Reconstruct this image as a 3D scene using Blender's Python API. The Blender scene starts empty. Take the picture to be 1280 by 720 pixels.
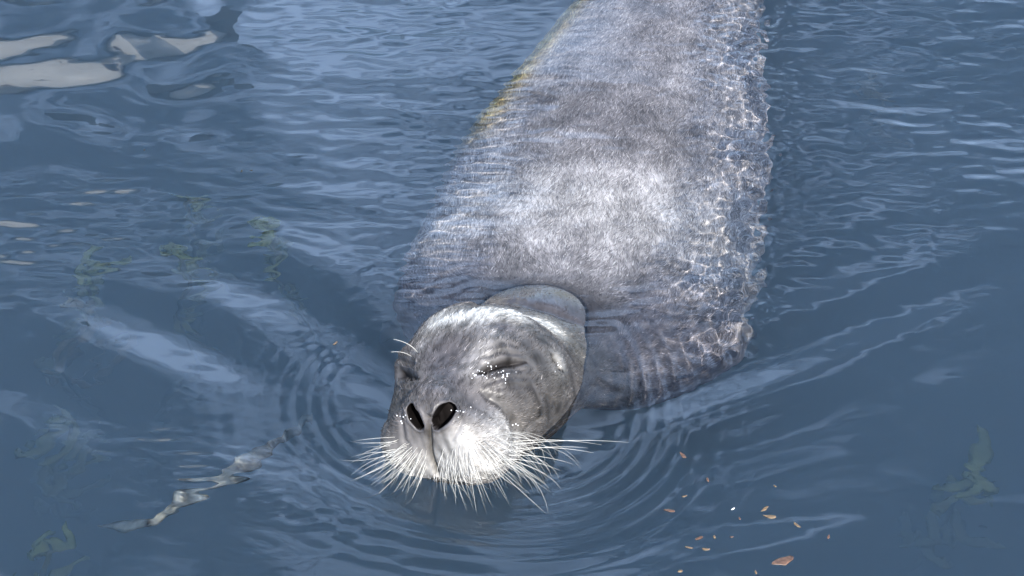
import bpy, math, random
import numpy as np
from mathutils import Vector, Matrix
from mathutils.bvhtree import BVHTree

R = math.radians
rng = np.random.default_rng(7)
random.seed(7)
scene = bpy.context.scene
col = scene.collection

# ------------------------------------------------------------------ camera
FPX = 2200.0                      # focal length in pixels of the 1280 px wide photograph
PITCH = R(38.0)
CAM = Vector((0.0, -1.812, 1.416))
cam_data = bpy.data.cameras.new('camera')
cam_data.sensor_width = 36.0
cam_data.lens = 36.0 * FPX / 1280.0
cam_data.clip_start = 0.05
cam_data.clip_end = 2000.0
cam = bpy.data.objects.new('camera', cam_data)
cam.location = CAM
cam.rotation_euler = (math.pi / 2 - PITCH, 0, 0)
col.objects.link(cam)
scene.camera = cam

# ------------------------------------------------------------------ sky and sun
SUN_AZ = R(18.0)                  # to the right of "behind the camera"
SUN_EL = R(42.0)
to_sun = Vector((math.sin(SUN_AZ) * math.cos(SUN_EL), -math.cos(SUN_AZ) * math.cos(SUN_EL), math.sin(SUN_EL)))
world = bpy.data.worlds.new('World')
scene.world = world
world.use_nodes = True
wn, wl = world.node_tree.nodes, world.node_tree.links
wn.clear()
w_out = wn.new('ShaderNodeOutputWorld')
w_bg = wn.new('ShaderNodeBackground')
w_sky = wn.new('ShaderNodeTexSky')
w_sky.sky_type = 'NISHITA'
w_sky.sun_disc = False
w_sky.sun_elevation = SUN_EL
w_sky.sun_rotation = math.atan2(to_sun.x, to_sun.y)
w_sky.air_density = 1.0
w_sky.dust_density = 1.2
w_sky.ozone_density = 1.2
w_bg.inputs['Strength'].default_value = 0.11
# thin broken cloud, the same all over the sky
w_tc = wn.new('ShaderNodeTexCoord')
w_map = wn.new('ShaderNodeMapping'); w_map.inputs['Scale'].default_value = (1, 1, 1.8)
w_no = wn.new('ShaderNodeTexNoise'); w_no.inputs['Scale'].default_value = 5.0
w_no.inputs['Detail'].default_value = 6; w_no.inputs['Roughness'].default_value = 0.55
w_rp = wn.new('ShaderNodeValToRGB')
w_rp.color_ramp.elements[0].position = 0.49; w_rp.color_ramp.elements[0].color = (0, 0, 0, 1)
w_rp.color_ramp.elements[1].position = 0.70; w_rp.color_ramp.elements[1].color = (0.75, 0.75, 0.75, 1)
w_mx = wn.new('ShaderNodeMix'); w_mx.data_type = 'RGBA'
w_mx.inputs[7].default_value = (13.0, 17.8, 27.0, 1)
wl.new(w_tc.outputs['Generated'], w_map.inputs['Vector'])
wl.new(w_map.outputs['Vector'], w_no.inputs['Vector'])
wl.new(w_no.outputs['Fac'], w_rp.inputs['Fac'])
wl.new(w_rp.outputs['Color'], w_mx.inputs[0])
wl.new(w_sky.outputs['Color'], w_mx.inputs[6])
wl.new(w_mx.outputs[2], w_bg.inputs['Color'])
wl.new(w_bg.outputs['Background'], w_out.inputs['Surface'])

sun_data = bpy.data.lights.new('sun', 'SUN')
sun_data.energy = 4.2
sun_data.angle = R(0.55)
sun_data.color = (1.0, 0.95, 0.88)
sun_data.cycles.is_caustics_light = True
sun = bpy.data.objects.new('sun', sun_data)
sun.rotation_euler = to_sun.to_track_quat('Z', 'Y').to_euler()
sun.location = (2, -4, 6)
col.objects.link(sun)

scene.view_settings.view_transform = 'Standard'
scene.view_settings.look = 'None'
scene.view_settings.gamma = 1.0
scene.view_settings.exposure = 0.98
scene.cycles.max_bounces = 9
scene.cycles.transmission_bounces = 7
scene.cycles.transparent_max_bounces = 12
scene.cycles.diffuse_bounces = 3
scene.cycles.glossy_bounces = 4
scene.cycles.volume_bounces = 2
scene.cycles.use_denoising = True
scene.cycles.blur_glossy = 0.5
scene.cycles.use_adaptive_sampling = True
scene.cycles.adaptive_threshold = 0.02
scene.cycles.sample_clamp_indirect = 6.0


# ------------------------------------------------------------------ helpers
def pixel_ray(px, py):
    d = Vector(((px - 640.0) / FPX, (360.0 - py) / FPX, -1.0))
    m = cam.rotation_euler.to_matrix()
    return CAM, (m @ d).normalized()

def pixel_at_z(px, py, z=0.0):
    o, d = pixel_ray(px, py)
    return o + d * ((z - o.z) / d.z)

def tag(o, label=None, cat=None, group=None, kind=None):
    if label: o['label'] = label
    if cat: o['category'] = cat
    if group: o['group'] = group
    if kind: o['kind'] = kind
    return o

def mesh_obj(name, verts, faces, mats, parent=None, smooth=True):
    me = bpy.data.meshes.new(name)
    me.from_pydata([tuple(v) for v in verts], [], faces)
    me.update()
    if smooth:
        me.polygons.foreach_set('use_smooth', np.ones(len(me.polygons), dtype=bool))
    for m in (mats if isinstance(mats, (list, tuple)) else [mats]):
        me.materials.append(m)
    o = bpy.data.objects.new(name, me)
    col.objects.link(o)
    if parent is not None:
        o.parent = parent
        o.matrix_parent_inverse = parent.matrix_world.inverted()
    return o

def grid_mesh(name, P, wrap_u=False):
    """P: (nv, nu, 3) array -> mesh of quads"""
    nv, nu = P.shape[:2]
    idx = np.arange(nv * nu).reshape(nv, nu)
    if wrap_u:
        a = idx[:-1]; b = np.roll(idx, -1, axis=1)[:-1]
        c = np.roll(idx, -1, axis=1)[1:]; d = idx[1:]
    else:
        a = idx[:-1, :-1]; b = idx[:-1, 1:]; c = idx[1:, 1:]; d = idx[1:, :-1]
    quads = np.stack([a, b, c, d], -1).reshape(-1, 4)
    return P.reshape(-1, 3), quads

def mesh_np(name, V, Q, extra=None):
    me = bpy.data.meshes.new(name)
    nq = len(Q)
    extra = extra or []
    nl = nq * 4 + sum(len(f) for f in extra)
    me.vertices.add(len(V)); me.vertices.foreach_set('co', np.ascontiguousarray(V, dtype=np.float32).ravel())
    me.loops.add(nl)
    loops = np.concatenate([Q.ravel()] + [np.array(f) for f in extra]).astype(np.int32)
    me.loops.foreach_set('vertex_index', loops)
    me.polygons.add(nq + len(extra))
    starts = list(range(0, nq * 4, 4)); p = nq * 4
    for f in extra:
        starts.append(p); p += len(f)
    me.polygons.foreach_set('loop_start', np.array(starts, dtype=np.int32))
    me.polygons.foreach_set('use_smooth', np.ones(nq + len(extra), dtype=bool))
    me.update(calc_edges=True)
    me.validate()
    return me

def smooth01(x):
    x = np.clip(x, 0, 1)
    return x * x * (3 - 2 * x)

def new_mat(name):
    m = bpy.data.materials.new(name); m.use_nodes = True
    nt = m.node_tree; nt.nodes.clear()
    out = nt.nodes.new('ShaderNodeOutputMaterial')
    return m, nt, out

def plain_mat(name, colr, rough=0.6, noise_scale=None, var=0.25, bump=0.0, spec=0.5):
    m, nt, out = new_mat(name)
    b = nt.nodes.new('ShaderNodeBsdfPrincipled')
    b.inputs['Roughness'].default_value = rough
    b.inputs['Specular IOR Level'].default_value = spec
    b.inputs['Base Color'].default_value = (*colr, 1)
    nt.links.new(b.outputs[0], out.inputs['Surface'])
    if noise_scale:
        tc = nt.nodes.new('ShaderNodeTexCoord')
        no = nt.nodes.new('ShaderNodeTexNoise'); no.inputs['Scale'].default_value = noise_scale
        no.inputs['Detail'].default_value = 5
        rp = nt.nodes.new('ShaderNodeValToRGB')
        rp.color_ramp.elements[0].position = 0.3; rp.color_ramp.elements[1].position = 0.7
        rp.color_ramp.elements[0].color = (*[c * (1 - var) for c in colr], 1)
        rp.color_ramp.elements[1].color = (*[min(1, c * (1 + var)) for c in colr], 1)
        nt.links.new(tc.outputs['Object'], no.inputs['Vector'])
        nt.links.new(no.outputs['Fac'], rp.inputs['Fac'])
        nt.links.new(rp.outputs['Color'], b.inputs['Base Color'])
        if bump:
            bp = nt.nodes.new('ShaderNodeBump'); bp.inputs['Strength'].default_value = bump
            bp.inputs['Distance'].default_value = 0.01
            nt.links.new(no.outputs['Fac'], bp.inputs['Height'])
            nt.links.new(bp.outputs['Normal'], b.inputs['Normal'])
    return m

# ------------------------------------------------------------------ water surface
def axis(lo, hi, step, far, grow=1.22):
    core = np.arange(lo, hi + step * 0.5, step)
    out = []; s = step; p = hi
    while p < far:
        s *= grow; p += s; out.append(p)
    up = np.array(out)
    out = []; s = step; p = lo
    while p > -far:
        s *= grow; p -= s; out.append(p)
    return np.concatenate([np.array(out)[::-1], core, up])

STEP = 0.0034
XLO, XHI, YLO, YHI = -1.35, 1.35, -0.95, 1.55
FAR = 140.0
wx = axis(XLO, XHI, STEP, FAR); wy = axis(YLO, YHI, STEP, FAR)
GX, GY = np.meshgrid(wx, wy)

TN = 1024; TSIZE = TN * STEP      # 4.1 m periodic tile of ripples
kx = np.fft.fftfreq(TN, d=STEP)[None, :]; ky = np.fft.fftfreq(TN, d=STEP)[:, None]

def wave_field(lam, band, theta, spread, seed):
    """periodic random waves, wavelength near lam, wave vector near theta (rad), unit rms slope"""
    g = np.random.default_rng(seed)
    k = np.hypot(kx, ky) + 1e-9
    amp = np.exp(-(np.log(k * lam)) ** 2 / (2 * band ** 2))
    if spread is not None:
        ang = np.arctan2(ky, kx) - theta
        ang = np.arctan2(np.sin(2 * ang), np.cos(2 * ang)) / 2
        amp = amp * np.exp(-ang ** 2 / (2 * spread ** 2))
    sp = amp * (g.normal(size=k.shape) + 1j * g.normal(size=k.shape))
    h = np.fft.ifft2(sp).real
    gy, gx = np.gradient(h, STEP)
    return h / math.sqrt((gx ** 2 + gy ** 2).mean())

def sample(tile, X, Y):
    fx = (X / STEP) % TN; fy = (Y / STEP) % TN
    i = np.floor(fx).astype(int) % TN; j = np.floor(fy).astype(int) % TN
    u = fx - np.floor(fx); v = fy - np.floor(fy)
    i1 = (i + 1) % TN; j1 = (j + 1) % TN
    return (tile[j, i] * (1 - u) * (1 - v) + tile[j, i1] * u * (1 - v) + tile[j1, i] * (1 - u) * v + tile[j1, i1] * u * v)

def ramp(v, a, b):
    return smooth01((v - a) / (b - a))

HC = np.array([-0.03, -0.20])     # head centre at the waterline

def water_height(X, Y):
    inner = ramp(X, -6, -2.0) * (1 - ramp(X, 2.0, 6)) * ramp(Y, -5, -1.6) * (1 - ramp(Y, 2.2, 6))
    # damping over the seal's back, which lies just under the surface
    bx = 0.10 + 0.24 * (Y - 0.1)
    back = np.exp(-((X - bx) / 0.24) ** 4) * ramp(Y, -0.08, 0.06)
    h = np.zeros_like(X)
    # slow swell
    h += 0.055 * sample(wave_field(0.62, 0.25, R(75), 0.5, 3), X, Y) * (1 - 0.6 * back)
    # medium waves; crest directions fan out from the head
    left = 1 - ramp(X, -0.25, 0.05)
    calm = (1 - ramp(X, -0.5, -0.2)) * ramp(Y, 0.15, 0.4)
    right = ramp(X, -0.05, 0.3)
    front = 1 - ramp(Y, -0.05, 0.2)
    h += 0.095 * sample(wave_field(0.20, 0.3, R(52), 0.22, 11), X, Y) * left * front
    h += 0.095 * sample(wave_field(0.17, 0.3, R(112), 0.2, 12), X, Y) * right * front * (1 - back)
    h += 0.032 * sample(wave_field(0.10, 0.4, R(90), 0.5, 13), X, Y) * (1 - front) * (1 - 0.9 * back) * (1 - 0.75 * calm)
    # small wind ripples, stronger behind the head
    h += 0.045 * sample(wave_field(0.036, 0.35, R(90), 0.45, 21), X, Y) * (0.25 + 0.75 * ramp(Y, -0.25, 0.35)) * (1 - 0.85 * back) * (1 - 0.85 * calm)
    h += 0.050 * sample(wave_field(0.17, 0.35, 0, None, 14), X, Y) * calm
    # ring ripples pushed out by the head
    d = np.stack([X - HC[0], (Y - HC[1])], 0)
    r = np.hypot(d[0], d[1] * 1.0)
    wob = 0.010 * np.sin(3 * np.arctan2(d[1], d[0]) + 1.0)
    env = ramp(r, 0.15, 0.21) * np.exp(-((r - 0.19) / 0.12) ** 2) * (1 - ramp(Y, -0.20, -0.02))
    lam = 0.0175 + 0.05 * np.clip(r + wob - 0.17, 0, 1)
    phase = 2 * math.pi * np.log(lam / 0.0175) / 0.05
    arc = ramp(-d[1] / (r + 1e-6), 0.1, 0.85)
    h += (0.00042 * np.sin(phase) + 0.00015 * np.sin(2 * phase + 0.6)) * env * (0.45 + 0.75 * arc)
    # wrinkled water along the flank
    fx_ = 0.355 + 0.10 * (Y - 0.3) - 0.10 * (Y - 0.45) ** 2
    q_ = X - fx_
    fl = np.exp(-(q_ / np.where(q_ < 0, 0.075, 0.055)) ** 2) * ramp(Y, -0.25, 0.05) * (1 - ramp(Y, 0.95, 1.3))
    patch = sample(wave_field(0.16, 0.4, 0, None, 33), X, Y); patch = 0.45 + 0.75 * ramp(patch / patch.std(), -1.0, 1.2)
    h += 0.135 * sample(wave_field(0.028, 0.30, 0, None, 31), X, Y) * fl * patch
    h += 0.05 * sample(wave_field(0.015, 0.30, 0, None, 34), X, Y) * fl * patch
    kd = np.exp(-(((X + 0.335) * 0.80 - (Y + 0.355) * 0.60) / 0.16) ** 2 - (((X + 0.335) * 0.60 + (Y + 0.355) * 0.80) / 0.055) ** 2)
    h += 0.16 * sample(wave_field(0.024, 0.30, R(85), 0.35, 35), X, Y) * kd
    lf = np.exp(-((X - bx + 0.25) / 0.09) ** 2) * ramp(Y, -0.12, 0.02) * (1 - ramp(Y, 0.35, 0.6))
    h += 0.07 * sample(wave_field(0.024, 0.3, R(90), 0.5, 32), X, Y) * lf
    return h * inner

WZ = water_height(GX, GY)
P = np.stack([GX, GY, WZ], -1)
WV, WQ = grid_mesh('water', P)
ny, nx = GX.shape
# closed body: skirt and floor
DEPTH = -4.0
ring = np.concatenate([np.arange(nx), (np.arange(1, ny) * nx + nx - 1), ((ny - 1) * nx + np.arange(nx - 2, -1, -1)), (np.arange(ny - 2, 0, -1) * nx)])
low = WV[ring].copy(); low[:, 2] = DEPTH
base = len(WV)
WV = np.concatenate([WV, low])
n = len(ring)
sk = np.stack([ring, base + np.arange(n), base + (np.arange(n) + 1) % n, np.roll(ring, -1)], -1)
WQ = np.concatenate([WQ, sk])
water_me = mesh_np('water', WV, WQ, extra=[list(base + np.arange(n))[::-1]])

m_water, nt, out = new_mat('sea_water')
gl = nt.nodes.new('ShaderNodeBsdfGlass'); gl.inputs['IOR'].default_value = 1.42
gl.inputs['Roughness'].default_value = 0.0
gl.inputs['Color'].default_value = (1, 1, 1, 1)
nt.links.new(gl.outputs[0], out.inputs['Surface'])
water_me.materials.append(m_water)
water = bpy.data.objects.new('water', water_me); col.objects.link(water)
tag(water, 'calm blue-green sea water rippling around the seal', 'water', kind='structure')
water.cycles.is_caustics_caster = True

# the murk: cloudy water below the clear top layer
MURK_TOP = -0.21
m_murk, nt, out = new_mat('cloudy_water')
va = nt.nodes.new('ShaderNodeVolumeAbsorption'); va.inputs['Color'].default_value = (0.28, 0.68, 0.93, 1); va.inputs['Density'].default_value = 1.2
vs = nt.nodes.new('ShaderNodeVolumeScatter'); vs.inputs['Color'].default_value = (0.49, 0.77, 1.0, 1); vs.inputs['Density'].default_value = 3.6
vadd = nt.nodes.new('ShaderNodeAddShader')
nt.links.new(va.outputs[0], vadd.inputs[0]); nt.links.new(vs.outputs[0], vadd.inputs[1])
nt.links.new(vadd.outputs[0], out.inputs['Volume'])
E = FAR - 2
mk = [(-E, -E, -3.5), (E, -E, -3.5), (E, E, -3.5), (-E, E, -3.5), (-E, -E, MURK_TOP), (E, -E, MURK_TOP), (E, E, MURK_TOP), (-E, E, MURK_TOP)]
murk = mesh_obj('cloudy_water', mk, [(3, 2, 1, 0), (4, 5, 6, 7), (0, 1, 5, 4), (1, 2, 6, 5), (2, 3, 7, 6), (3, 0, 4, 7)], m_murk, smooth=False)
tag(murk, 'blue-green cloudy deeper water below the surface', 'water', kind='stuff')

# ------------------------------------------------------------------ seabed
sx = axis(-3, 3, 0.08, FAR - 1, 1.3); sy = axis(-2.5, 5, 0.08, FAR - 1, 1.3)
SX, SY = np.meshgrid(sx, sy)
SZ = -1.25 + 0.15 * np.sin(SX * 2.1 + 1) * np.cos(SY * 1.7) + 0.08 * np.sin(SX * 5.3 + SY * 3.1)
V, Q = grid_mesh('seabed', np.stack([SX, SY, SZ], -1))
m_bed = plain_mat('seabed_silt', (0.10, 0.12, 0.07), 0.9, 3.0, 0.6, 0.4)
bed_me = mesh_np('seabed', V, Q); bed_me.materials.append(m_bed)
seabed = bpy.data.objects.new('seabed', bed_me); col.objects.link(seabed)
tag(seabed, 'dim silty seabed under the water', 'seabed', kind='structure')

# ------------------------------------------------------------------ the seal
def catmull(xs, ys, x):
    """monotone-ish cubic through control points"""
    xs = np.asarray(xs, float); ys = np.asarray(ys, float)
    d = np.diff(ys) / np.diff(xs)
    m = np.zeros_like(ys)
    m[1:-1] = np.where(d[:-1] * d[1:] > 0, 2 * d[:-1] * d[1:] / (d[:-1] + d[1:] + 1e-12), 0)
    m[0] = d[0]; m[-1] = d[-1]
    i = np.clip(np.searchsorted(xs, x) - 1, 0, len(xs) - 2)
    h = xs[i + 1] - xs[i]; t = (x - xs[i]) / h
    return ((2 * t ** 3 - 3 * t ** 2 + 1) * ys[i] + (t ** 3 - 2 * t ** 2 + t) * h * m[i] + (-2 * t ** 3 + 3 * t ** 2) * ys[i + 1] + (t ** 3 - t ** 2) * h * m[i + 1])

# spine in plan: s is the distance from the nose tip
SP_S = [0.00, 0.10, 0.20, 0.30, 0.40, 0.55, 0.80, 1.10, 1.40, 1.70, 2.00]
SP_X = [-0.088, -0.060, -0.024, 0.018, 0.054, 0.090, 0.140, 0.215, 0.290, 0.35, 0.40]
SP_Y = [-0.362, -0.268, -0.176, -0.086, 0.005, 0.150, 0.390, 0.680, 0.970, 1.265, 1.56]
#        s     width  top    bottom(z)
SEC = [(0.000, 0.000, 0.066, 0.066),
       (0.002, 0.030, 0.092, 0.035),
       (0.006, 0.047, 0.102, 0.006),
       (0.014, 0.060, 0.108, -0.018),
       (0.030, 0.070, 0.110, -0.040),
       (0.055, 0.076, 0.109, -0.056),
       (0.090, 0.084, 0.110, -0.072),
       (0.130, 0.096, 0.114, -0.090),
       (0.175, 0.106, 0.114, -0.105),
       (0.220, 0.109, 0.096, -0.120),
       (0.265, 0.110, 0.055, -0.140),
       (0.305, 0.138, 0.034, -0.200),
       (0.345, 0.170, 0.023, -0.255),
       (0.367, 0.188, 0.016, -0.275),
       (0.386, 0.203, 0.008, -0.290),
       (0.402, 0.214, -0.001, -0.300),
       (0.420, 0.225, -0.009, -0.310),
       (0.450, 0.240, -0.013, -0.320),
       (0.520, 0.248, -0.010, -0.370),
       (0.640, 0.252, -0.011, -0.430),
       (0.850, 0.248, -0.012, -0.450),
       (1.000, 0.222, -0.012, -0.430),
       (1.150, 0.190, -0.014, -0.400),
       (1.350, 0.160, -0.040, -0.340),
       (1.600, 0.125, -0.100, -0.300),
       (1.850, 0.080, -0.165, -0.250),
       (1.960, 0.050, -0.190, -0.230),
       (2.000, 0.000, -0.210, -0.210)]
SEC = np.array(SEC)
t1 = np.linspace(0, 1, 90) ** 2 * 0.05
t2 = np.arange(0.0512, 0.36, 0.0013)
t3 = np.arange(0.363, 0.62, 0.004)
t4 = np.arange(0.63, 2.0, 0.010)
S = np.concatenate([t1, t2, t3, t4, [1.999, 2.0]])
NU = 440
# denser on the upper side
th = np.linspace(0, 2 * math.pi, NU, endpoint=False)
th = th - 0.30 * np.sin(th)
cx = catmull(SP_S, SP_X, S); cy = catmull(SP_S, SP_Y, S)
root_s = np.sqrt(SEC[:, 0])
ww = catmull(root_s, SEC[:, 1], np.sqrt(S)); zt = catmull(root_s, SEC[:, 2], np.sqrt(S)); zb = catmull(root_s, SEC[:, 3], np.sqrt(S))
tx = np.gradient(cx, S + np.arange(len(S)) * 1e-9); ty = np.gradient(cy, S + np.arange(len(S)) * 1e-9)
ln = np.hypot(tx, ty); tx /= ln; ty /= ln
rx, ry = ty, -tx                              # to the picture's right (the seal's left)
# widest level sits lower than mid-height on the head
zm = zb + (zt - zb) * np.interp(S, [0, .05, .2, .27, .32, .38, .50, .8, 2], [0.45, 0.40, 0.42, 0.40, 0.27, 0.25, 0.42, 0.50, 0.5])
ex = np.interp(S, [0, 0.03, 0.1, 0.3, 0.6, 2], [1.0, 0.92, 0.90, 0.95, 0.95, 1.0])
cs, sn = np.cos(th), np.sin(th)
cu = np.sign(cs)[None, :] * np.abs(cs)[None, :] ** ex[:, None]
exs = np.interp(S, [0, 0.03, 0.1, 0.28, 0.335, 0.40, 0.52, 2], [1.0, 0.92, 0.90, 0.95, 1.15, 1.25, 1.0, 1.0])
su = np.sign(sn)[None, :] * np.abs(sn)[None, :] ** exs[:, None]
hh = np.where(cs[None, :] > 0, (zt - zm)[:, None], (zm - zb)[:, None])
PX = cx[:, None] + rx[:, None] * ww[:, None] * su
PY = cy[:, None] + ry[:, None] * ww[:, None] * su
PZ = zm[:, None] + hh * cu
# chin and forehead rake: the muzzle front leans back a little at the bottom
PZ = PZ + 0.13 * (ww[:, None] * su) * smooth01((S - 0.5) / 0.25)[:, None]      # the trunk rolls a little to one side
SP = np.stack([PX, PY, PZ], -1)
SP[0, :] = [cx[0], cy[0], zm[0]]
V, Q = grid_mesh('seal', SP, wrap_u=True)
SS = np.repeat(S, NU)

def vnormals(V):
    g = V.reshape(len(S), NU, 3)
    du = np.roll(g, -1, 1) - np.roll(g, 1, 1)
    dv = np.gradient(g, axis=0)
    nrm = np.cross(du, dv)
    nrm /= np.linalg.norm(nrm, axis=-1, keepdims=True) + 1e-12
    nrm[0] = nrm[2].mean(0) / np.linalg.norm(nrm[2].mean(0))
    return nrm.reshape(-1, 3)

N0 = vnormals(V)
c_in = np.stack([cx, cy, zm], -1).repeat(NU, 0)
if ((V - c_in) * N0).sum(1).mean() < 0:
    N0 = -N0
    FLIP = True
    Q = Q[:, ::-1]
else:
    FLIP = False

def build_bvh(V):
    return BVHTree.FromPolygons([tuple(v) for v in V], [tuple(q) for q in Q[:: 1]])
sel = SS[Q[:, 0]] < 0.62
bvh = BVHTree.FromPolygons(V.tolist(), Q[sel].tolist())

def hit(px, py):
    o, d = pixel_ray(px, py)
    loc, nor, i, dist = bvh.ray_cast(o, d)
    if loc is None:
        loc, nor, i, dist = bvh.find_nearest(o + d * 2.05)
    return np.array(loc)

def seg_dist(V, pts, radii=None):
    """distance to polyline and the parameter along it (0..1)"""
    best = np.full(len(V), 9.0); tt = np.zeros(len(V)); L = len(pts) - 1
    for i in range(L):
        a, b = pts[i], pts[i + 1]
        ab = b - a
        t = np.clip(((V - a) @ ab) / (ab @ ab), 0, 1)
        d = np.linalg.norm(V - a - t[:, None] * ab, axis=1)
        m = d < best
        best[m] = d[m]; tt[m] = (i + t[m]) / L
    return best, tt

def dense(pix):
    """polyline on the face through picture points"""
    out = []
    for (a, b) in zip(pix[:-1], pix[1:]):
        for k in range(4):
            t = k / 4
            out.append(hit(a[0] + (b[0] - a[0]) * t, a[1] + (b[1] - a[1]) * t))
    out.append(hit(*pix[-1]))
    return out

near = SS < 0.62
Vh = V.copy()
disp = np.zeros(len(V))
def gauss(c, rad):
    return np.exp(-((V - c) ** 2).sum(1) / (2 * rad ** 2))

# coat colour with crease and nostril shade painted in: rgb per vertex
def lerp_col(C, colr, w):
    return C * (1 - w[:, None]) + np.array(colr)[None, :] * w[:, None]
C = np.tile(np.array([0.155, 0.143, 0.140]), (len(V), 1))

# --- broad forms
for (px, py, rad, amp) in (
        (506, 566, 0.024, 0.015), (592, 566, 0.028, 0.017), (625, 560, 0.022, 0.007),      # whisker pads
        (540, 496, 0.015, 0.008), (540, 480, 0.014, 0.003),                               # nose pad
        (494, 502, 0.017, -0.012), (594, 496, 0.019, -0.012), (642, 536, 0.014, -0.008),    # hollows beside the nose, mouth corner
        (504, 450, 0.015, 0.008), (624, 436, 0.020, 0.010),                               # brows
        (504, 484, 0.011, 0.007), (628, 474, 0.014, 0.008),                               # lower lids
        (504, 467, 0.012, -0.003), (626, 457, 0.015, -0.004),
        (566, 440, 0.018, -0.006), (556, 465, 0.014, -0.003),                             # furrow between the brows
        (660, 500, 0.026, 0.012), (690, 480, 0.020, 0.005)):                              # cheek
    disp += amp * gauss(hit(px, py), rad)

bald = np.zeros(len(V))
def groove(pix, width, depth, dark=None, colr=(0.02, 0.018, 0.018), taper=True, cw=1.0):
    global disp, C, bald
    pts = dense(pix)
    d, t = seg_dist(V, pts)
    if dark and dark > 0.9: bald = np.maximum(bald, (d < width * 1.3) * 1.0)
    tp = np.clip(np.minimum(t, 1 - t) * 5, 0.15, 1) if taper else np.ones_like(t)
    w = np.exp(-(d / (width * (0.4 + 0.6 * tp))) ** 2) * near
    disp -= depth * w * tp
    if dark:  # crease shade goes into the colour as well as the shape
        C = lerp_col(C, colr, np.clip(np.exp(-(d / (width * cw * (0.35 + 0.65 * tp))) ** (4 if dark > 0.9 else 2)) * dark, 0, 1) * near)

def blob(px, py, rad, colr, strength, sharp=1.0):
    global C
    c = hit(px, py)
    w = np.clip(np.exp(-(np.linalg.norm(V - c, axis=1) / rad) ** (2 * sharp)), 0, 1) * strength * near
    C = lerp_col(C, colr, w)

PALE = (0.40, 0.385, 0.365)
# --- colour of the head
blob(560, 450, 0.060, (0.13, 0.118, 0.125), 0.8)  # grey-purple of the skylit forehead put into the colour
blob(690, 500, 0.060, (0.095, 0.088, 0.080), 0.8)
blob(660, 480, 0.045, (0.11, 0.10, 0.094), 0.7)
blob(720, 430, 0.050, (0.095, 0.088, 0.074), 0.8)
blob(490, 500, 0.030, (0.10, 0.095, 0.088), 0.8)
for (x, y, r_) in ((515, 585, .034), (560, 582, .038), (600, 566, .036), (625, 545, .026), (640, 566, .028), (575, 548, .018), (505, 570, .024)):
    blob(x, y, r_, PALE, 0.85, 1.2)
blob(540, 490, 0.016, (0.18, 0.17, 0.18), 0.8)  # cool sky sheen on the nose top, painted in
# pale crescent on the crown: wet sheen painted into lighter fur
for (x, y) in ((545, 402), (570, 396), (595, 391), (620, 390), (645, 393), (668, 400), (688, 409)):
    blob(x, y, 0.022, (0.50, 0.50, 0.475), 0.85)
for (x, y, r_) in ((612, 425, .016), (600, 440, .014), (590, 460, .016), (525, 432, .014)):
    blob(x, y, r_, (0.36, 0.345, 0.335), 0.75)
blob(628, 411, 0.010, (0.10, 0.092, 0.11), 0.7)
for (x, y) in ((522, 425), (540, 418), (560, 412), (578, 409)):
    blob(x, y, 0.008, (0.12, 0.11, 0.10), 0.6)
# --- closed eyes, creases
groove([(487, 465), (497, 466), (508, 469), (523, 473)], 0.0056, 0.0100, 1.0)
groove([(598, 466), (612, 461), (628, 456), (655, 455)], 0.0056, 0.0105, 1.0)
groove([(490, 455), (505, 452), (520, 456)], 0.0034, 0.0032, 0.4)
groove([(600, 449), (622, 443), (650, 446)], 0.0034, 0.0032, 0.4)
groove([(610, 472), (632, 466), (655, 464)], 0.0034, 0.0030, 0.4)
groove([(490, 475), (505, 480), (520, 480)], 0.0034, 0.0030, 0.4)
groove([(607, 480), (632, 474), (660, 474)], 0.0036, 0.0022, 0.3)
groove([(612, 488), (636, 484), (664, 484)], 0.0040, 0.0018, 0.25)
groove([(606, 441), (626, 434), (650, 437)], 0.0036, 0.0022, 0.3)
groove([(490, 484), (504, 489), (518, 488)], 0.0034, 0.0022, 0.3)
groove([(664, 492), (684, 502), (694, 508)], 0.0045, 0.0022, 0.25)
# fold between muzzle and cheek, notch at the mouth corner
groove([(604, 486), (624, 504), (638, 522), (652, 540)], 0.0060, 0.0060, 0.5, (0.07, 0.065, 0.06))
groove([(652, 541), (660, 530), (672, 518)], 0.0045, 0.0050, 0.5, (0.06, 0.055, 0.05))
groove([(478, 505), (486, 525), (484, 545)], 0.0050, 0.0030, 0.3, (0.12, 0.11, 0.10))
# nose: philtrum, wings
groove([(539, 522), (538, 540), (541, 560), (547, 578), (548, 590)], 0.0028, 0.0065, 0.55, (0.10, 0.09, 0.07), taper=False)
groove([(505, 500), (500, 520), (508, 545), (520, 556)], 0.0035, 0.0030, 0.35, (0.12, 0.11, 0.11))
groove([(580, 500), (578, 522), (568, 545)], 0.0035, 0.0028, 0.3, (0.12, 0.11, 0.11))
# mouth line just above the water
groove([(510, 604), (530, 600), (549, 598), (570, 600), (600, 604)], 0.0040, 0.0060, 0.6, (0.06, 0.055, 0.04))
# ear hole with pale rim
blob(697, 456, 0.017, (0.40, 0.39, 0.37), 0.85)
groove([(689, 444), (694, 452), (703, 465)], 0.0050, 0.0110, 0.97)
# crease where head meets neck
groove([(560, 392), (600, 378), (640, 376), (690, 388), (736, 410)], 0.010, 0.005, 0.35, (0.09, 0.083, 0.07))
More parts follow.
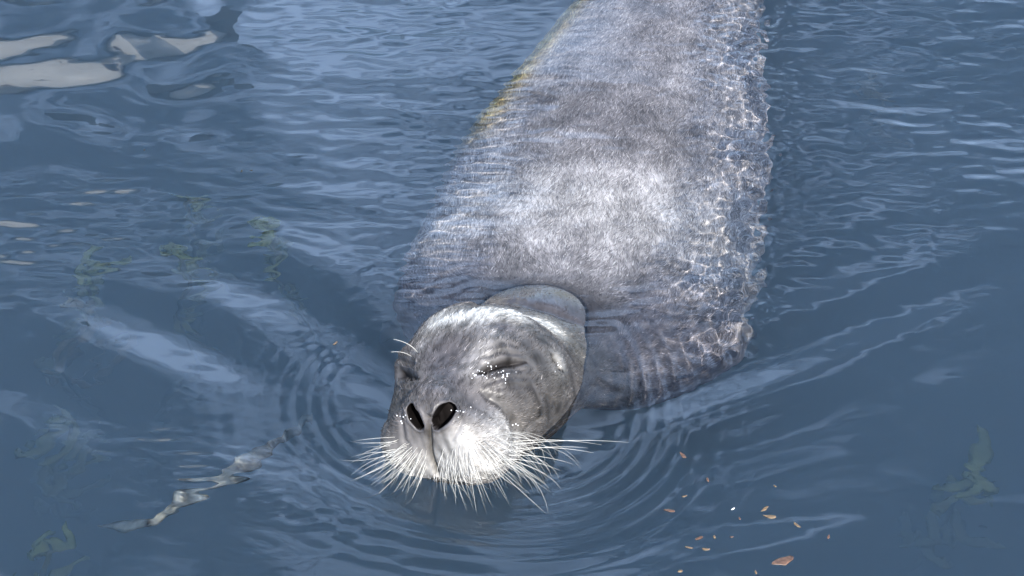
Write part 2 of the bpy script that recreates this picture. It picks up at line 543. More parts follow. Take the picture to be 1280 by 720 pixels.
# nostrils: deep slanting slits
PIT = np.zeros_like(V)
pit_dir = np.array([-0.20, -0.85, 0.50]); pit_dir /= np.linalg.norm(pit_dir)
def nostril(pix, r0, r1, depth):
    global disp, C, bald
    pts = dense(pix)
    d, t = seg_dist(V, pts)
    rr = r0 + (r1 - r0) * np.sin(np.pi * np.clip(t * 0.8 + 0.1, 0, 1))
    q = d / rr
    bald = np.maximum(bald, (q < 1.15) * 1.0)
    core = 1 - smooth01((q - 0.70) / 0.45)
    PIT[:] -= (depth * core * near)[:, None] * pit_dir[None, :]
    disp += 0.0016 * np.exp(-((q - 1.45) / 0.35) ** 2) * near
    C = lerp_col(C, (0.15, 0.14, 0.145), (1 - smooth01((q - 1.3) / 0.6)) * near * 0.85)
    C = lerp_col(C, (0.008, 0.007, 0.007), (1 - smooth01((q - 1.08) / 0.18)) * near)  # darkness inside the pit painted as near-black colour
nostril([(515, 513), (519, 520), (525, 529)], 0.0050, 0.0074, 0.026)
nostril([(563, 511), (555, 518), (546, 528)], 0.0052, 0.0082, 0.026)

C = C * np.interp(C.mean(1), [0.0, 0.12, 0.30, 0.45], [1.0, 0.46, 0.70, 1.0])[:, None]
# uneven coat: soft blotches and short streaks running back from the nose
mo = sample(wave_field(0.030, 0.5, 0, None, 72), V[:, 0] * 1.0 + 0.7 * V[:, 2], V[:, 1] - 0.6 * V[:, 2]); mo /= mo.std()
st_ = sample(wave_field(0.012, 0.45, R(-28), 0.25, 73), V[:, 0] + 0.3 * V[:, 2], V[:, 1] - 0.3 * V[:, 2]); st_ /= st_.std()
C = C * (1 + 0.20 * np.clip(mo, -1.8, 1.8) + 0.13 * np.clip(st_, -2, 2))[:, None]
# --- colour of the body, in body coordinates
loc_r = (V[:, 0] - np.repeat(cx, NU)) * np.repeat(rx, NU) + (V[:, 1] - np.repeat(cy, NU)) * np.repeat(ry, NU)
body = smooth01((SS - 0.36) / 0.12)
C = lerp_col(C, (0.31, 0.295, 0.30), body)
# darker along the spine, paler on the shoulders, ochre band low on the right-hand flank of the animal
dors = np.exp(-(loc_r / 0.10) ** 2) * smooth01((SS - 0.62) / 0.2)
C = lerp_col(C, (0.21, 0.20, 0.21), dors * 0.7)
C = lerp_col(C, (0.42, 0.405, 0.395), np.exp(-((SS - 0.60) / 0.10) ** 2) * body * 0.7)
C = lerp_col(C, (0.40, 0.30, 0.11), np.exp(-((loc_r / np.repeat(ww + 1e-6, NU) + 0.84) / 0.13) ** 2) * smooth01((SS - 0.75) / 0.15) * 0.95 * (V[:, 2] > -0.3))
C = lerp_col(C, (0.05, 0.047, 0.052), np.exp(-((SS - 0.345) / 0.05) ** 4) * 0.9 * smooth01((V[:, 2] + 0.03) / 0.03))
C = lerp_col(C, (0.13, 0.125, 0.14), smooth01((np.abs(loc_r) - 0.06) / 0.07) * (1 - smooth01((SS - 0.40) / 0.14)) * smooth01((SS - 0.30) / 0.04) * (V[:, 2] < 0.0))  # submerged shoulder sides: underwater shade put into the colour
# large soft mottling
mot = sample(wave_field(0.09, 0.5, 0, None, 71), V[:, 0] * 1.0, V[:, 1] * 1.0)
mot = mot / mot.std()
C = C * (1 + 0.16 * np.clip(mot, -2, 2) * (0.4 + 0.6 * body))[:, None]
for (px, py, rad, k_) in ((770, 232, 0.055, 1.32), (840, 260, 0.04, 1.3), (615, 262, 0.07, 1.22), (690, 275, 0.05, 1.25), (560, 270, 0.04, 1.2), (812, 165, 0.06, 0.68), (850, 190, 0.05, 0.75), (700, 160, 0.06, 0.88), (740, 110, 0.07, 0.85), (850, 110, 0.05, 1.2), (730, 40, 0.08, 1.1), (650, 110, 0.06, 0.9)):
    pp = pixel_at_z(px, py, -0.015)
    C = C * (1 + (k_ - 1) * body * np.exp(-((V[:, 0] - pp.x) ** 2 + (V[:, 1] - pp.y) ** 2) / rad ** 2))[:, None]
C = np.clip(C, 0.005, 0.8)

V2 = V + N0 * disp[:, None] + PIT
V2[SS > 0.40] = V[SS > 0.40]
N1 = vnormals(V2)
if (N1 * N0).sum(1).mean() < 0: N1 = -N1
seal_me = mesh_np('body', V2, Q)
ta = seal_me.attributes.new('trunk', 'FLOAT', 'POINT'); ta.data.foreach_set('value', body.astype(np.float32))
wet = np.exp(-((SS - 0.345) / 0.055) ** 4) * smooth01((V[:, 2] + 0.03) / 0.03)
wa = seal_me.attributes.new('wet', 'FLOAT', 'POINT'); wa.data.foreach_set('value', wet.astype(np.float32))
at = seal_me.attributes.new('pigment_and_shade', 'FLOAT_COLOR', 'POINT')
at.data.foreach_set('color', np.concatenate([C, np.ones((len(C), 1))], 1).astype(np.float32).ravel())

m_seal, nt, out = new_mat('seal_skin')
b = nt.nodes.new('ShaderNodeBsdfPrincipled')
b.inputs['Roughness'].default_value = 0.42
a_ = nt.nodes.new('ShaderNodeAttribute'); a_.attribute_name = 'pigment_and_shade'
tc = nt.nodes.new('ShaderNodeTexCoord')
mp = nt.nodes.new('ShaderNodeMapping'); mp.inputs['Rotation'].default_value = (0, 0, R(12)); mp.inputs['Scale'].default_value = (1.0, 0.38, 0.7)
n1 = nt.nodes.new('ShaderNodeTexNoise'); n1.inputs['Scale'].default_value = 150; n1.inputs['Detail'].default_value = 3
rp = nt.nodes.new('ShaderNodeMapRange'); rp.inputs['From Min'].default_value = 0.33; rp.inputs['From Max'].default_value = 0.67
rp.inputs['To Min'].default_value = 0.55; rp.inputs['To Max'].default_value = 1.5
mul = nt.nodes.new('ShaderNodeVectorMath'); mul.operation = 'SCALE'
bp = nt.nodes.new('ShaderNodeBump'); bp.inputs['Strength'].default_value = 0.35; bp.inputs['Distance'].default_value = 0.002
nt.links.new(tc.outputs['Object'], mp.inputs['Vector']); nt.links.new(mp.outputs[0], n1.inputs['Vector'])
bm = nt.nodes.new('ShaderNodeAttribute'); bm.attribute_name = 'trunk'
m1 = nt.nodes.new('ShaderNodeMapRange'); m1.inputs['To Min'].default_value = 0.82; m1.inputs['To Max'].default_value = 0.55
m2 = nt.nodes.new('ShaderNodeMapRange'); m2.inputs['To Min'].default_value = 1.18; m2.inputs['To Max'].default_value = 1.5
for m_ in (m1, m2): nt.links.new(bm.outputs['Fac'], m_.inputs['Value'])
nt.links.new(m1.outputs[0], rp.inputs['To Min']); nt.links.new(m2.outputs[0], rp.inputs['To Max'])
sl = nt.nodes.new('ShaderNodeMapRange'); sl.inputs['From Min'].default_value = 0.01; sl.inputs['From Max'].default_value = 0.05; sl.inputs['To Max'].default_value = 0.5
nt.links.new(a_.outputs['Color'], sl.inputs['Value']); nt.links.new(sl.outputs[0], b.inputs['Specular IOR Level'])
nt.links.new(n1.outputs['Fac'], rp.inputs['Value'])
nt.links.new(a_.outputs['Color'], mul.inputs[0]); nt.links.new(rp.outputs[0], mul.inputs['Scale'])
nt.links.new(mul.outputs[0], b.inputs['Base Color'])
nt.links.new(n1.outputs['Fac'], bp.inputs['Height']); nt.links.new(bp.outputs[0], b.inputs['Normal'])
nt.links.new(b.outputs[0], out.inputs['Surface'])
w_ = nt.nodes.new('ShaderNodeAttribute'); w_.attribute_name = 'wet'
wr = nt.nodes.new('ShaderNodeMapRange'); wr.inputs['To Min'].default_value = 0.42; wr.inputs['To Max'].default_value = 0.16
nt.links.new(w_.outputs['Fac'], wr.inputs['Value']); nt.links.new(wr.outputs[0], b.inputs['Roughness'])
seal_me.materials.append(m_seal)

seal = bpy.data.objects.new('seal', None)
seal.location = (0.1, 0.3, -0.2)
col.objects.link(seal)
bpy.context.view_layer.update()
tag(seal, 'grey whiskered seal dozing with eyes closed, head out of the water', 'seal')
body_o = bpy.data.objects.new('body', seal_me); col.objects.link(body_o)
body_o.parent = seal; body_o.matrix_parent_inverse = seal.matrix_world.inverted()
body_o.cycles.is_caustics_receiver = True

# --- fur: short strands lying back over head and body
def make_fur(name, count, smin, smax, length, radius, lift, seed, zmin=-0.16, bright=1.0):
    g = np.random.default_rng(seed)
    q = Q[(SS[Q[:, 0]] > smin) & (SS[Q[:, 0]] < smax) & (V2[Q[:, 0], 2] > zmin)]
    p = V2[q]
    area = np.linalg.norm(np.cross(p[:, 1] - p[:, 0], p[:, 3] - p[:, 0]), axis=1)
    f = g.choice(len(q), size=count, p=area / area.sum())
    q = q[f]; u, v = g.random(count), g.random(count)
    w = np.stack([(1 - u) * (1 - v), u * (1 - v), u * v, (1 - u) * v], 1)
    root = (V2[q] * w[:, :, None]).sum(1)
    nrm = (N1[q] * w[:, :, None]).sum(1); nrm /= np.linalg.norm(nrm, axis=1, keepdims=True)
    clr = (C[q] * w[:, :, None]).sum(1)
    keep = (clr.mean(1) > 0.045) & (bald[q[:, 0]] < 0.5) & (g.random(len(q)) > 0.9 * wet[q[:, 0]])
    root, nrm, clr, q = root[keep], nrm[keep], clr[keep], q[keep]
    count = len(root)
    gv = V2.reshape(len(S), NU, 3)
    dv = np.gradient(gv, axis=0).reshape(-1, 3)
    tg = dv[q[:, 0]]; tg = tg - nrm * (tg * nrm).sum(1, keepdims=True)
    tg /= np.linalg.norm(tg, axis=1, keepdims=True) + 1e-12
    sd = np.cross(nrm, tg)
    swirl = 0.35 * np.sin(root[:, 0] * 60 + 2) * np.cos(root[:, 1] * 47) + g.normal(0, 0.28, count)
    dr = tg * np.cos(swirl)[:, None] + sd * np.sin(swirl)[:, None]
    L = length * g.uniform(0.6, 1.25, count)
    clump = np.clip(sample(wave_field(0.02, 0.5, 0, None, seed + 5), root[:, 0] * 1.3, root[:, 1] * 1.3 + root[:, 2]) * 0, -1, 1)
    pts = np.zeros((count, 4, 3))
    for k in range(4):
        t = k / 3
        pts[:, k] = root + dr * (L * t)[:, None] + nrm * (L * (lift * t - lift * 0.75 * t * t) - 0.0005)[:, None]
    cu = bpy.data.hair_curves.new(name)
    cu.add_curves([4] * count)
    cu.attributes['position'].data.foreach_set('vector', pts.astype(np.float32).ravel())
    ra = cu.attributes.get('radius') or cu.attributes.new('radius', 'FLOAT', 'POINT')
    ra.data.foreach_set('value', np.tile(np.array([1, 0.9, 0.6, 0.15]) * radius, count).astype(np.float32))
    shade = np.exp(g.normal(0, 0.52, count)) * 0.97 * bright
    cc = np.clip(clr * shade[:, None], 0.01, 0.85)
    ca = cu.attributes.new('tint', 'FLOAT_COLOR', 'CURVE')
    ca.data.foreach_set('color', np.concatenate([cc, np.ones((count, 1))], 1).astype(np.float32).ravel())
    cu.materials.append(m_fur)
    o = bpy.data.objects.new(name, cu); col.objects.link(o)
    o.parent = seal; o.matrix_parent_inverse = seal.matrix_world.inverted()
    o['kind'] = 'stuff'
    o.cycles.is_caustics_receiver = True
    return o

m_fur, nt, out = new_mat('seal_fur')
b = nt.nodes.new('ShaderNodeBsdfPrincipled'); b.inputs['Roughness'].default_value = 0.45
b.inputs['Specular IOR Level'].default_value = 0.28
a_ = nt.nodes.new('ShaderNodeAttribute'); a_.attribute_name = 'tint'
nt.links.new(a_.outputs['Color'], b.inputs['Base Color']); nt.links.new(b.outputs[0], out.inputs['Surface'])
make_fur('head_fur', 52000, 0.004, 0.42, 0.0080, 0.00031, 0.30, 101)
make_fur('back_fur', 85000, 0.40, 1.25, 0.0105, 0.00046, 0.26, 102)

# --- whiskers
m_whisk = plain_mat('whisker_horn', (0.62, 0.61, 0.56), 0.35, 90, 0.2)
bvh2 = BVHTree.FromPolygons(V2.tolist(), Q[sel].tolist())
def hit2(px, py):
    o, d = pixel_ray(px, py)
    loc, nor, i, dist = bvh2.ray_cast(o, d)
    if loc is None:
        loc, nor, i, dist = bvh2.find_nearest(o + d * 2.05)
    return np.array(loc), np.array(nor)

def whisker(p0, p1, p2, r0, nseg=7, sides=4):
    ts = np.linspace(0, 1, nseg)
    ctr = np.array([(1 - t) ** 2 * p0 + 2 * t * (1 - t) * p1 + t * t * p2 for t in ts])
    tan = np.gradient(ctr, axis=0); tan /= np.linalg.norm(tan, axis=1, keepdims=True)
    vs_, fs_ = [], []
    for i, (c, t) in enumerate(zip(ctr, tan)):
        a1 = np.cross(t, [0.3, 0.2, 0.93]); a1 /= np.linalg.norm(a1); a2 = np.cross(t, a1)
        rad = r0 * (1 - 0.75 * ts[i])
        for k in range(sides):
            an = 2 * math.pi * k / sides
            vs_.append(c + rad * (math.cos(an) * a1 + math.sin(an) * a2))
    for i in range(nseg - 1):
        for k in range(sides):
            a, bb = i * sides + k, i * sides + (k + 1) % sides
            fs_.append((a, bb, bb + sides, a + sides))
    fs_.append(tuple(range(sides))[::-1]); fs_.append(tuple((nseg - 1) * sides + k for k in range(sides)))
    o = mesh_obj('whisker', vs_, fs_, m_whisk, seal)
    o.cycles.is_caustics_receiver = True
    return o

gw = random.Random(5)
roots = []
for row in range(7):
    for k in range(13):
        u = k / 12
        # picture-right pad
        roots.append((556 + 84 * u + gw.uniform(-4, 4), 588 - 10 * u - row * 6.5 * (0.7 + 0.3 * u) + gw.uniform(-3, 3), 1, u, row))
    for k in range(9):
        u = k / 8
        roots.append((532 - 40 * u + gw.uniform(-3, 3), 588 - 8 * u - row * 5.6 * (0.7 + 0.3 * u) + gw.uniform(-3, 3), -1, u, row))
side = np.array([0.93, -0.36, 0.0]); fwd = np.array([-0.36, -0.93, 0.0])
for (px, py, sgn, u, row) in roots:
    p0, nor = hit2(px, py)
    p0 = p0 - nor * 0.002
    if sgn > 0:
        Lw = (0.034 + 0.036 * u ** 1.5) * gw.uniform(0.65, 1.2)
        d = side * (0.25 + 1.0 * u) + fwd * (0.45 - 0.5 * u) + np.array([0, 0, -0.95 + 0.60 * u + 0.05 * row])
    else:
        Lw = (0.035 + 0.028 * u) * gw.uniform(0.65, 1.2)
        d = -side * (0.15 + 0.9 * u) + fwd * (0.5 - 0.25 * u) + np.array([0, 0, -0.95 + 0.45 * u + 0.04 * row])
    d = d / np.linalg.norm(d) + np.array([gw.gauss(0, .12), gw.gauss(0, .12), gw.gauss(0, .08)])
    p1 = p0 + nor * Lw * 0.50 + d * Lw * 0.35 + np.array([0, 0, 0.006])
    p2 = p0 + d * Lw * 1.0 + np.array([0, 0, -0.028 * gw.random()]) + np.array([gw.gauss(0, .004), gw.gauss(0, .004), 0])
    whisker(p0, p1, p2, gw.uniform(0.00017, 0.00031))
# the long stiff ones reaching far out over the water
for (a, bq) in (((640, 556), (786, 553)), ((645, 562), (742, 566)), ((640, 566), (735, 560)), ((632, 575), (700, 588)), ((636, 570), (716, 580)), ((628, 580), (682, 606)), ((642, 552), (752, 556)),
                ((497, 560), (446, 556)), ((494, 568), (438, 572)), ((496, 574), (448, 592)), ((500, 566), (455, 560))):
    p0, nor = hit2(*a); p0 = p0 - nor * 0.002
    zt_ = max(0.004, p0[2] - 0.035)
    p2 = np.array(pixel_at_z(bq[0], bq[1], zt_ if bq[0] > 640 else 0.012))
    p1 = (p0 + p2) / 2 + np.array([0, 0, 0.010])
    whisker(p0, p1, p2, 0.00040)
# two brow whiskers
for (a, c, bq) in (((523, 442), (514, 428), (492, 424)), ((516, 447), (506, 438), (489, 440))):
    p0, nor = hit2(*a)
    o, d = pixel_ray(*c); dist = (Vector(p0) - o).length
    p1 = np.array(o + d * (dist - 0.03))
    o, d = pixel_ray(*bq)
    p2 = np.array(o + d * (dist - 0.035))
    whisker(p0, p1, p2, 0.0006)

# --- water beads clinging round the eye, nose and ear
gd = random.Random(11)
bv, bf = [], []
for (px, py, n_, sp) in ((604, 468, 16, 9), (626, 468, 12, 10), (612, 455, 6, 7), (498, 522, 8, 6), (575, 515, 8, 6), (700, 458, 5, 4), (645, 532, 3, 3)):
    for _ in range(n_):
        p0, nor = hit2(px + gd.gauss(0, sp), py + gd.gauss(0, sp * 0.5))
        rd = gd.uniform(0.0005, 0.0011); b0 = len(bv)
        for i in range(5):
            la = math.pi * (i / 4 - 0.5)
            for k in range(6):
                an = 2 * math.pi * k / 6
                bv.append(Vector(p0) + Vector(nor) * 0.0006 + Vector((math.cos(la) * math.cos(an), math.cos(la) * math.sin(an), math.sin(la))) * rd)
        for i in range(4):
            for k in range(6):
                bf.append((b0 + i * 6 + k, b0 + i * 6 + (k + 1) % 6, b0 + (i + 1) * 6 + (k + 1) % 6, b0 + (i + 1) * 6 + k))
m_bead = plain_mat('water_bead', (0.75, 0.77, 0.8), 0.05)  # whitish base colour stands in for glints on clear drops
bo = mesh_obj('water_beads', bv, bf, m_bead, seal); bo['kind'] = 'stuff'

# --- fore flippers, folded back along the sides under water
m_flip = plain_mat('flipper_skin', (0.20, 0.18, 0.165), 0.5, 60, 0.3, 0.3)
def flipper(root, direction, out_dir, length, width):
    d = Vector(direction).normalized(); o_ = Vector(out_dir).normalized(); n_ = d.cross(o_).normalized()
    nu, nv = 41, 22
    rows = []
    for i in range(nv):
        t = i / (nv - 1)
        half = width * 0.5 * (0.62 + 0.75 * t - 0.35 * t * t)
        edge = 1.0 if t < 0.86 else math.sqrt(max(0.0, 1 - ((t - 0.86) / 0.14) ** 2))
        ring_ = []
        for k in range(nu):
            an = 2 * math.pi * k / nu
            x = math.cos(an); z = math.sin(an)
            lobes = 0.004 * math.cos(x * 2.0 * math.pi * 2.5) * t
            thick = (0.026 * (1 - t) + 0.006 + lobes) * edge
            reach = length * t * (1 - 0.10 * abs(x) ** 2 * t)
            ring_.append(Vector(root) + d * reach + o_ * (x * half * (0.25 + 0.75 * edge)) + n_ * (z * thick))
        rows.append(ring_)
    vs_ = [v for r_ in rows for v in r_]
    fs_ = [(i * nu + k, i * nu + (k + 1) % nu, (i + 1) * nu + (k + 1) % nu, (i + 1) * nu + k) for i in range(nv - 1) for k in range(nu)]
    fs_.append(tuple(range(nu))[::-1]); fs_.append(tuple((nv - 1) * nu + k for k in range(nu)))
    fo = mesh_obj('flipper', vs_, fs_, m_flip, seal)
    fo.cycles.is_caustics_receiver = True
    return fo
flipper((0.27, 0.16, -0.28), (0.25, 0.45, -0.80), (0.3, -0.9, -0.2), 0.26, 0.15)
flipper((-0.10, 0.20, -0.30), (-0.25, 0.50, -0.80), (-0.3, -0.9, -0.2), 0.26, 0.15)
hx, hy = 0.395, 1.50
flipper((hx + 0.02, hy, -0.205), (0.35, 1, -0.05), (0.2, -0.1, 1), 0.30, 0.16)
flipper((hx - 0.02, hy, -0.205), (-0.05, 1, -0.05), (-0.1, -0.1, 1), 0.30, 0.16)

# ------------------------------------------------------------------ under-water weed
def pixel_under(px, py, z):
    """the point at depth z seen through the flat water surface at a picture point"""
    o, d = pixel_ray(px, py)
    s0 = o + d * (-o.z / d.z)
    hx_, hy_ = d.x / 1.333, d.y / 1.333
    dz = -math.sqrt(1 - hx_ * hx_ - hy_ * hy_)
    t = z / dz
    return Vector((s0.x + hx_ * t, s0.y + hy_ * t, z))

def ribbon(path, half, thick, nrm=(0, 0, 1), wave=0.0, seed=0):
    """a blade with real thickness swept along a path"""
    g = random.Random(seed); n_ = len(path); vs_, fs_ = [], []
    ph = g.uniform(0, 6)
    for i, c in enumerate(path):
        t = i / (n_ - 1)
        tan = (path[min(i + 1, n_ - 1)] - path[max(i - 1, 0)]).normalized()
        s_ = tan.cross(Vector(nrm)).normalized(); up = s_.cross(tan).normalized()
        h = half(t)
        for (k, z) in ((-1, 0.0), (-0.4, thick), (0.4, thick), (1, 0.0), (0.4, -thick), (-0.4, -thick)):
            ruff = wave * math.sin(t * 22 + ph + (2 if k > 0 else 0)) * abs(k)
            vs_.append(c + s_ * (k * h) + up * (z + ruff))
    for i in range(n_ - 1):
        for k in range(6):
            fs_.append((i * 6 + k, i * 6 + (k + 1) % 6, (i + 1) * 6 + (k + 1) % 6, (i + 1) * 6 + k))
    fs_.append((5, 4, 3, 2, 1, 0)); fs_.append(tuple((n_ - 1) * 6 + k for k in range(6)))
    return vs_, fs_

m_weed = plain_mat('green_weed', (0.26, 0.31, 0.13), 0.5, 30, 0.45)
m_weed2 = plain_mat('olive_weed', (0.34, 0.30, 0.15), 0.5, 30, 0.45)
m_stem = plain_mat('weed_stem', (0.2, 0.22, 0.12), 0.6, 30, 0.3)
def weed(px, py, depth, size, mat, label, seed, group='weed growing on the seabed'):
    g = random.Random(seed)
    top = pixel_under(px, py, depth)
    basep = Vector((top.x + g.uniform(-.1, .1), top.y + g.uniform(0, .15), -1.35))
    root = bpy.data.objects.new('seaweed', None); root.location = basep; col.objects.link(root)
    bpy.context.view_layer.update()
    tag(root, label, 'seaweed', group)
    st = [basep.lerp(top, t) + Vector((0.03 * math.sin(t * 5 + seed), 0.02 * math.cos(t * 4), 0)) for t in np.linspace(0, 1, 12)]
    v, f = ribbon(st, lambda t: 0.007 * (1 - 0.5 * t), 0.005, (0.2, 1, 0))
    mesh_obj('stem', v, f, m_stem, root)
    for k in range(g.randint(11, 15)):
        az = g.uniform(0, 2 * math.pi); el = g.uniform(-0.2, 0.5)
        L = size * g.uniform(0.5, 1.0)
        s0 = st[-1 - (k % 4)]
        pth = [s0 + Vector((math.cos(az) * L * t, math.sin(az) * L * t, L * (el * t - 0.5 * t * t))) + Vector((0.012 * math.sin(7 * t + k), 0.012 * math.cos(6 * t), 0)) for t in np.linspace(0, 1, 14)]
        v, f = ribbon(pth, lambda t: 0.0015 + 0.11 * size * math.sin(math.pi * min(1, t * 0.93 + 0.05)) ** 0.8, 0.0012, (0, 0, 1), 0.006, seed * 10 + k)
        mesh_obj('frond', v, f, mat, root)
    return root
for i, (px, py, dz, sz, mt, lb) in enumerate((
        (90, 345, -0.33, 0.060, m_weed, 'ruffled green seaweed plant, broadest of those under the open water'),
        (205, 322, -0.30, 0.060, m_weed, 'green seaweed plant with a fork-like frond between two other weeds'),
        (336, 288, -0.28, 0.050, m_weed, 'bright green seaweed tuft close beside the seal under water'),
        (255, 256, -0.34, 0.050, m_weed, 'dim green seaweed tuft deeper than its neighbours'),
        (120, 405, -0.42, 0.060, m_weed2, 'olive brown seaweed plant beside the broad green one'),
        (75, 690, -0.34, 0.050, m_weed, 'green seaweed plant below the pale kelp strip'),
        (60, 555, -0.46, 0.060, m_weed, 'faint green seaweed deep beyond the tip of the pale kelp strip'),
        (1180, 585, -0.38, 0.080, m_weed, 'faint green seaweed in the open water on the flank side of the seal'),
        (1080, 130, -0.50, 0.080, m_weed2, 'faint olive seaweed in deep water beyond the seal\'s flank'))):
    weed(px, py, dz, sz, mt, lb, 40 + i)

# pale strip of kelp drifting just under the surface
kp = [(128, 664), (160, 667), (195, 660), (222, 640), (238, 622), (265, 612), (292, 600), (312, 585), (335, 566), (352, 556), (372, 545), (392, 528)]
kz = np.interp(np.arange(len(kp)), [0, 3, 7, 11], [-0.30, -0.15, -0.10, -0.33])
pts = [pixel_under(px, py, z) for (px, py), z in zip(kp, kz)]
fine = []
for i in range(len(pts) - 1):
    for k in range(4): fine.append(pts[i].lerp(pts[i + 1], k / 4))
fine.append(pts[-1])
v, f = ribbon(fine, lambda t: 0.002 + 0.009 * math.sin(math.pi * min(1, t * 0.98)) ** 0.7 * (1 + 0.5 * math.sin(t * 23)), 0.0015, (0.2, -0.5, 0.8), 0.004, 9)
m_kelp = plain_mat('pale_kelp', (0.32, 0.33, 0.29), 0.45, 45, 0.7)
ko = mesh_obj('kelp_strip', v, f, m_kelp)
ko.cycles.is_caustics_receiver = True
tag(ko, 'long pale curved strip of kelp just under the surface near the whiskers', 'kelp')

# ------------------------------------------------------------------ floating scraps
m_scrap = plain_mat('brown_scrap', (0.11, 0.062, 0.04), 0.45, 250, 0.5)
m_scrap2 = plain_mat('ochre_scrap', (0.16, 0.11, 0.06), 0.45, 250, 0.5)
m_feather = plain_mat('white_fleck', (0.75, 0.74, 0.70), 0.5, 250, 0.15)
m_dark = plain_mat('dark_scrap', (0.03, 0.028, 0.02), 0.4, 250, 0.3)
def wz(x, y):
    return float(water_z_at(x, y))
def water_z_at(x, y):
    i = np.clip(np.searchsorted(wx, x), 1, len(wx) - 1); j = np.clip(np.searchsorted(wy, y), 1, len(wy) - 1)
    return WZ[j, i]
def scrap(px, py, length, mat, name, label, cat, seed, group=None, elong=0.45):
    g = random.Random(seed)
    c = pixel_at_z(px, py, 0.0); z0 = wz(c.x, c.y)
    n_r, n_a = 4, 12
    ang0 = g.uniform(0, math.pi)
    prof = [0.6 + 0.4 * g.random() for _ in range(n_a)]
    vs_, fs_ = [], []
    curl = g.uniform(0.1, 0.35); tw = g.uniform(-0.3, 0.3)
    for lay in (0, 1):
        for i in range(n_r):
            rr = (i + 0.3) / (n_r - 0.7)
            for k in range(n_a):
                an = 2 * math.pi * k / n_a
                a1 = math.cos(an) * rr * prof[k] * length * 0.5; b1 = math.sin(an) * rr * prof[k] * length * 0.5 * elong
                zz = curl * (a1 * a1 / (length * 0.5)) * 0.8 + tw * b1 + g.uniform(-1, 1) * length * 0.012
                zz += (0.0005 if lay == 0 else -0.0006) * (1 - 0.8 * rr * rr)
                vs_.append(Vector((a1 * math.cos(ang0) - b1 * math.sin(ang0), a1 * math.sin(ang0) + b1 * math.cos(ang0), zz)))
    m_ = n_r * n_a
    for lay in (0, 1):
        for i in range(n_r - 1):
            for k in range(n_a):
                q_ = (lay * m_ + i * n_a + k, lay * m_ + (i + 1) * n_a + k, lay * m_ + (i + 1) * n_a + (k + 1) % n_a, lay * m_ + i * n_a + (k + 1) % n_a)
                fs_.append(q_ if lay == 0 else q_[::-1])
    fs_.append(tuple(range(n_a))); fs_.append(tuple(m_ + k for k in range(n_a))[::-1])
    for k in range(n_a):
        a = (n_r - 1) * n_a + k; b2 = (n_r - 1) * n_a + (k + 1) % n_a
        fs_.append((a, a + m_, b2 + m_, b2))
    o = mesh_obj(name, vs_, fs_, mat)
    o.location = (c.x, c.y, z0 + 0.0004)
    tag(o, label, cat, group)
    o.cycles.is_caustics_receiver = True
    return o
scrap(978, 701, 0.030, m_scrap, 'weed_scrap', 'largest curled brown weed scrap floating in front of the seal', 'weed scrap', 1, 'scraps floating on the water', 0.5)
scrap(963, 641, 0.018, m_scrap2, 'weed_scrap', 'ochre weed scrap floating close against a second scrap', 'weed scrap', 2, 'scraps floating on the water')
scrap(956, 632, 0.015, m_scrap2, 'weed_scrap', 'paler thin weed scrap touching an ochre scrap', 'weed scrap', 3, 'scraps floating on the water', 0.3)
scrap(917, 632, 0.007, m_feather, 'white_fleck', 'tiny white fleck floating among brown weed scraps', 'fleck', 4, 'scraps floating on the water')
small = [(861, 684, .010), (874, 671, .012), (882, 687, .012), (838, 636, .016), (997, 653, .013), (1036, 669, .008), (969, 605, .006), (854, 568, .014), (856, 618, .010), (885, 597, .009), (893, 669, .007), (915, 669, .006), (850, 717, .008), (925, 644, .006), (945, 716, .007)]
for i, (px, py, L) in enumerate(small):
    scrap(px, py, L, m_scrap if i % 2 else m_scrap2, 'weed_scrap', ('small brown weed scrap' if i % 2 else 'small ochre weed scrap') + ' floating on the water in front of the seal', 'weed scrap', 20 + i, 'small %s scraps floating on the water' % ('brown' if i % 2 else 'ochre'))
scrap(419, 426, 0.010, m_scrap2, 'weed_scrap', 'single ochre scrap floating beside the seal\'s closed eye', 'weed scrap', 60)
scrap(302, 213, 0.007, m_dark, 'dark_speck', 'dark speck floating beside its twin off the seal\'s shoulder', 'speck', 61, 'dark specks')
scrap(314, 212, 0.006, m_dark, 'dark_speck', 'dark speck floating beside its twin off the seal\'s shoulder', 'speck', 62, 'dark specks')
scrap(180, 186, 0.005, m_dark, 'dark_speck', 'lone dark speck floating on open water', 'speck', 63)

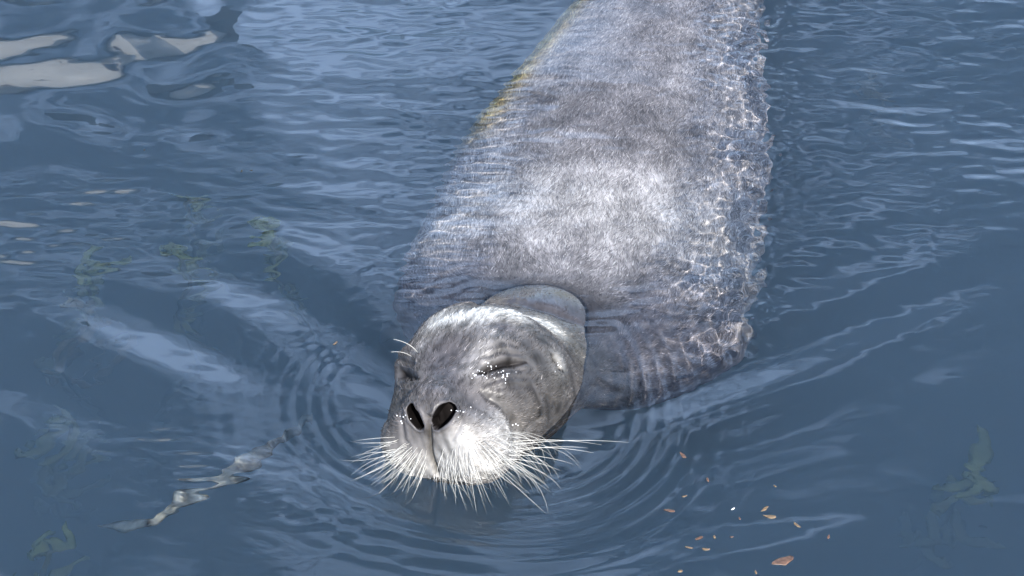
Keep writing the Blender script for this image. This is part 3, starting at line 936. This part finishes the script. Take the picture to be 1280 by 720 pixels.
# ------------------------------------------------------------------ quay and harbour building, seen only as a reflection
def box(x0, x1, y0, y1, z0, z1):
    vs_ = [(x0, y0, z0), (x1, y0, z0), (x1, y1, z0), (x0, y1, z0), (x0, y0, z1), (x1, y0, z1), (x1, y1, z1), (x0, y1, z1)]
    return vs_, [(3, 2, 1, 0), (4, 5, 6, 7), (0, 1, 5, 4), (1, 2, 6, 5), (2, 3, 7, 6), (3, 0, 4, 7)]
m_conc = plain_mat('quay_concrete', (0.30, 0.29, 0.27), 0.9, 2.0, 0.3, 0.3)
m_wall = plain_mat('white_boards', (0.80, 0.80, 0.77), 0.7, 3.0, 0.08)
m_roof = plain_mat('dark_roof', (0.05, 0.045, 0.04), 0.8, 4.0, 0.3)
m_trim = plain_mat('brown_trim', (0.16, 0.10, 0.05), 0.7, 4.0, 0.3)
m_pane = plain_mat('window_pane', (0.03, 0.035, 0.04), 0.08)
v, f = box(-60, 0.5, 13.2, 60, -3.4, 1.3)
quay = mesh_obj('quay', v, f, m_conc, smooth=False); tag(quay, 'concrete quay behind the water', 'quay', kind='structure')
bld = bpy.data.objects.new('harbour_building', None); bld.location = (-10, 15, 1.3); col.objects.link(bld)
bpy.context.view_layer.update()
tag(bld, 'white boarded harbour building mirrored as pale patches in the water', 'building')
BX0, BX1, BY0, BZ1 = -22.0, -4.0, 14.4, 7.3
nb = 24
for k in range(nb):      # horizontal boards, each slightly proud at its foot
    z0 = 1.3 + (BZ1 - 1.3) * k / nb; z1 = 1.3 + (BZ1 - 1.3) * (k + 1) / nb - 0.015
    v, f = box(BX0, BX1, BY0 - (0.02 if k % 2 else 0.0), BY0 + 0.2, z0, z1)
    mesh_obj('board', v, f, m_wall, bld, smooth=False)
v, f = box(BX0 + 0.05, BX1 - 0.05, BY0 + 0.2, BY0 + 8, 1.3, BZ1); mesh_obj('wall', v, f, m_wall, bld, smooth=False)
rv = [(BX0 - .4, BY0 - .5, BZ1), (BX1 + .4, BY0 - .5, BZ1), (BX1 + .4, BY0 + 4, BZ1 + 2.4), (BX0 - .4, BY0 + 4, BZ1 + 2.4), (BX0 - .4, BY0 + 8.5, BZ1), (BX1 + .4, BY0 + 8.5, BZ1)]
mesh_obj('roof', rv, [(0, 1, 2, 3), (3, 2, 5, 4), (0, 3, 4), (1, 5, 2), (0, 4, 5, 1)], m_roof, bld, smooth=False)
for xx in (-20, -17.2, -14.4, -11.6, -8.8, -6.0):
    for zz in (2.5, 5.2):
        v, f = box(xx - .6, xx + .6, BY0 - .07, BY0 + .02, zz, zz + 1.5); w_ = mesh_obj('window', v, f, m_trim, bld, smooth=False)
        v, f = box(xx - .5, xx + .5, BY0 - .075, BY0 - .068, zz + .1, zz + 1.4)
        mesh_obj('pane', v, f, m_pane, w_, smooth=False)
